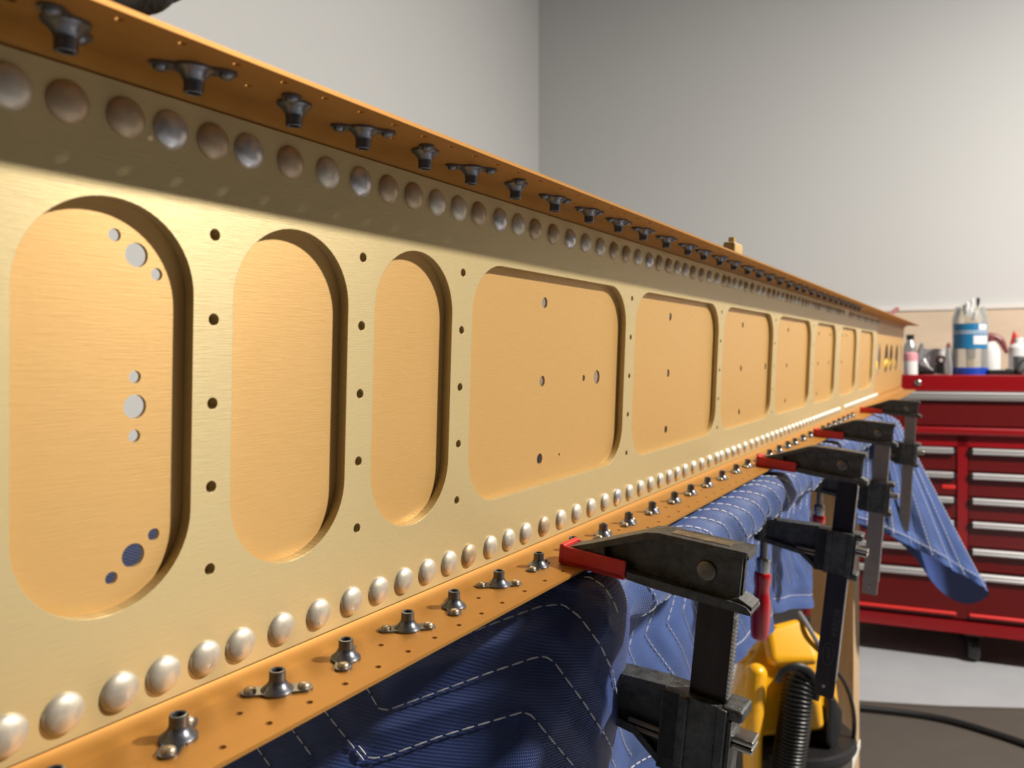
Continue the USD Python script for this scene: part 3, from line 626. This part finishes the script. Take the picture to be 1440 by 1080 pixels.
t.part('ring', lathe([(3 * k, 0), (6 * k, 0), (6 * k, 1.6 * k), (3 * k, 1.6 * k), (3 * k, 0)], 20), M_chrome)
t, k = item('jar', 'large clear plastic jar with blue label and blue foot full of brushes', 'jar', 1364, .075)
glass = usdkit.material(stage, '/World/Looks/clear_jar', {'t': ('transparent_bsdf', {'color': (.90, .93, .93)}), 'g': ('glossy_bsdf', {'roughness': .08, 'color': (.9, .9, .9)}), 'f': ('fresnel', {'IOR': 1.5}), 'm': ('mix_closure', {}), 'd': ('diffuse_bsdf', {'color': (.85, .86, .86)}), 'm2': ('mix_closure', {'fac': .18})}, [('m.closure', 'm2.closure1'), ('d.BSDF', 'm2.closure2'), ('f.fac', 'm.fac'), ('t.BSDF', 'm.closure1'), ('g.BSDF', 'm.closure2')], surface='m2.closure')
t.part('foot', lathe([(0, 0), (22.5 * k, 0), (22.5 * k, 9 * k), (21.5 * k, 10 * k), (0, 10 * k)], 32), M_blued, label='blue foot')
t.part('wall', lathe([(21.5 * k, 10 * k), (22 * k, 80 * k), (19 * k, 88 * k), (18 * k, 96 * k)], 32), glass)
ang = np.linspace(-1.62, .15, 24) ; 
def jar_band(a0, a1, z0, z1, r):
    a = np.linspace(a0, a1, 24); P = np.stack([np.c_[r * np.sin(a), -r * np.cos(a), np.full_like(a, z)] for z in (z0, z1)], 1); return grid(P)
lb = t.part('label', jar_band(-1.25, 1.05, 36 * k, 71 * k, 22.15 * k), M_blue, label='blue label')
t.part('label_print', jar_band(.05, 1.0, 42 * k, 54 * k, 22.3 * k), M_white, parent=lb); t.part('label_print', jar_band(.35, .95, 62 * k, 70 * k, 22.3 * k), M_white, parent=lb)
for zz in (57, 60): t.part('label_print', jar_band(-1.2, 1.0, zz * k, (zz + 1) * k, 22.3 * k), M_white, parent=lb)
bo, dep = on_chest(1364, .075); k = dep / F
for i in range(9):
    a = i * 2.4; r0 = (4 + 1.35 * i) * k; tx, ty = math.cos(a) * r0, math.sin(a) * r0 * .9; hgt = (76 + (i * 37 % 23)) * k
    b = Thing('brush', 'thin brush or swab standing in the blue-labelled jar', 'brush', mat4(-EY, EX, UP, bo + (-EY) * tx * .35 + EX * ty * .35 + UP * 10.2 * k), 'brushes in the jar')
    b.part('stick', tube([(0, 0, 0), (tx * .35, ty * .35, hgt * .88)], 1.1 * k, 8), M_tan if i % 3 else M_white)
    b.part('tip', hull([((tx * .35, ty * .35, hgt * .88), 1.6 * k), ((tx * .42, ty * .42, hgt), 2.2 * k)], 10), M_white if i % 4 else M_black)
t, k = item('spray_bottle', 'white bottle with a curved maroon handle right of the jar', 'spray bottle', 1393, .14)
t.part('bottle', lathe([(0, 0), (11 * k, 0), (12 * k, 4 * k), (12 * k, 32 * k), (9 * k, 40 * k), (5 * k, 46 * k), (0, 46 * k)], 24), M_white)
t.part('nozzle', [tube(spline([(-6 * k, 0, 54 * k), (2 * k, 0, 54 * k), (10 * k, 0, 50 * k), (15 * k, 0, 42 * k), (20 * k, 0, 30 * k)], 24), np.r_[np.full(12, 4.6 * k), np.linspace(4.6, 2.2, 12) * k], 10), lathe([(0, 44 * k), (5 * k, 44 * k), (5 * k, 52 * k), (0, 52 * k)], 14)], M_maroon, label='maroon handle')
t, k = item('tray', 'low flat black tray lying between the jar and the white glue bottle', 'tray', 1409, .07)
t.part('tray_body', rbx(-19 * k, 19 * k, -16 * k, 16 * k, 0, 7 * k, .003), M_black); t.part('clip', rbx(2 * k, 12 * k, -15 * k, -8 * k, 6.8 * k, 9 * k, .002), M_chrome)
t, k = item('glue_bottle', 'white glue bottle with a slanted red nozzle at the right edge', 'glue bottle', 1432, .16)
t.part('bottle', lathe([(0, 0), (11 * k, 0), (12 * k, 3 * k), (12 * k, 38 * k), (9 * k, 42 * k), (6 * k, 44 * k), (6 * k, 52 * k), (0, 52 * k)], 24), M_white)
t.part('nozzle', hull([((-1 * k, 0, 50 * k), 3.2 * k), ((-8 * k, 0, 44 * k), 2 * k), ((-5 * k, 0, 60 * k), 1.3 * k)], 12), M_red, label='red nozzle')
t, k = item('mug', 'dark metal cup in front of the glue bottle', 'cup', 1438, .05)
t.part('cup', lathe([(0, 0), (8 * k, 0), (11 * k, 5 * k), (12 * k, 26 * k), (11 * k, 26 * k), (10 * k, 6 * k), (0, 2 * k)], 24), M_grey)
t.part('handle', tube(spline([(0, -11 * k, 22 * k), (0, -17 * k, 20 * k), (0, -17 * k, 10 * k), (0, -10.5 * k, 7 * k)], 20), 1.4 * k, 8), M_grey)

# ------------------------------------------------------------------ small things on and round the spar
g = Thing('black_glove', 'black cloth bundle lying on the top flange at the upper left corner', 'cloth', SPAR @ mat4((1, 0, 0), (0, 1, 0), (0, 0, 1), (.10, -.02, WF_T + TF)))
def gl(px, py, v):
    r = ray(px, py); t_ = (D + v) / (r @ N_); p = r * t_; return np.array([p @ A_ - .10, p @ N_ - D + .02, p @ S_ - WF_T - TF])
lump = hull([(gl(150, -20, -.02), .010), (gl(200, -30, -.022), .0100), (gl(188, -21, -.02), .0085)], 24)
lump2 = hull([(gl(225, -36, -.02), .0085), (gl(238, -40, -.018), .0085), (gl(190, -40, -.01), .012)], 24)
under = hull([(np.array([-.02, -.012, .0085]), .008), (np.array([.02, -.01, .0085]), .008), (np.array([0, .012, .009]), .009), (gl(190, -26, -.02), .008)], 20)
g.part('fabric', [lump, lump2, under], M_cloth, smooth=60)
g.part('cuff', hull([(np.array([-.035, 0, .009]), .0085), (np.array([-.05, .005, .010]), .0095)], 16), M_cloth, smooth=60)
def flange_frame(px, w, v):
    r = ray(px, 340); t_ = (D + v) / (r @ N_); u = (r * t_) @ A_; return SPAR @ mat4((1, 0, 0), (0, 1, 0), (0, 0, 1), (u, v, w))
t = Thing('wood_block', 'tiny yellowish wooden block standing on the top flange halfway along', 'wood block', flange_frame(1031, WF_T + TF, -.030))
t.part('block', rbx(-.014, .014, -.006, .006, 0, .0125, .002), M_tan); t.part('peg', shift(lathe([(0, 0), (.0035, 0), (.0035, .005), (0, .006)], 10), -.004, 0, .0125), M_tan)
t = Thing('pencil_stub', 'short brown stick lying on the top flange near the far end of the spar', 'stick', flange_frame(1257, WF_T + TF, -.010))
t.part('shaft', tube([(-.05, .0, .006), (.06, -.012, .030)], .006, 8), M_maroon); t.part('tip', tube([(.06, -.012, .030), (.085, -.0147, .0355)], [.006, .001], 8), M_tan)

# ------------------------------------------------------------------ added dark floor sheet and cable
def on_floor(px, py): r = ray(px, py); return CAM + r * (-H / r[2])
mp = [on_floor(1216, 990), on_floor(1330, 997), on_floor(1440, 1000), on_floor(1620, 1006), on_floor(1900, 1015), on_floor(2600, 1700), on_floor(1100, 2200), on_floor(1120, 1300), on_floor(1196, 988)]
mt = Thing('added_floor_sheet', 'added dark brown-grey sheet on the floor in front of the tool chest', 'mat', mat4((1, 0, 0), (0, 1, 0), UP, (*on_floor(1400, 1100)[:2], 0)))
pg = Polygon([p[:2] for p in mp]).buffer(.01)  # added dark sheet standing in for the darker floor, widened to cut bounce light
mt.part('sheet_body', shift(extr(pg, .006), 0, 0, .0005), M_sheet, world=True, smooth=False)
mt.part('border', shift(extr(pg.buffer(-.012).difference(pg.buffer(-.022)), .002), 0, 0, .0064), M_sheet, world=True, smooth=False)
cp = [on_floor(1170, 1000), on_floor(1216, 1004), on_floor(1270, 1010), on_floor(1330, 1020), on_floor(1390, 1037), on_floor(1440, 1054), on_floor(1500, 1080), on_floor(1560, 1110)]
cp = [p + UP * .018 for p in cp]
cd = Thing('floor_cable', 'thick black cable running in a gentle curve across the brown floor sheet', 'cable', mat4((1, 0, 0), (0, 1, 0), UP, (*on_floor(1340, 1022)[:2], 0)))
cd.part('cable', tube(spline(cp, 60), .0095, 10), M_hose, world=True, smooth=True)
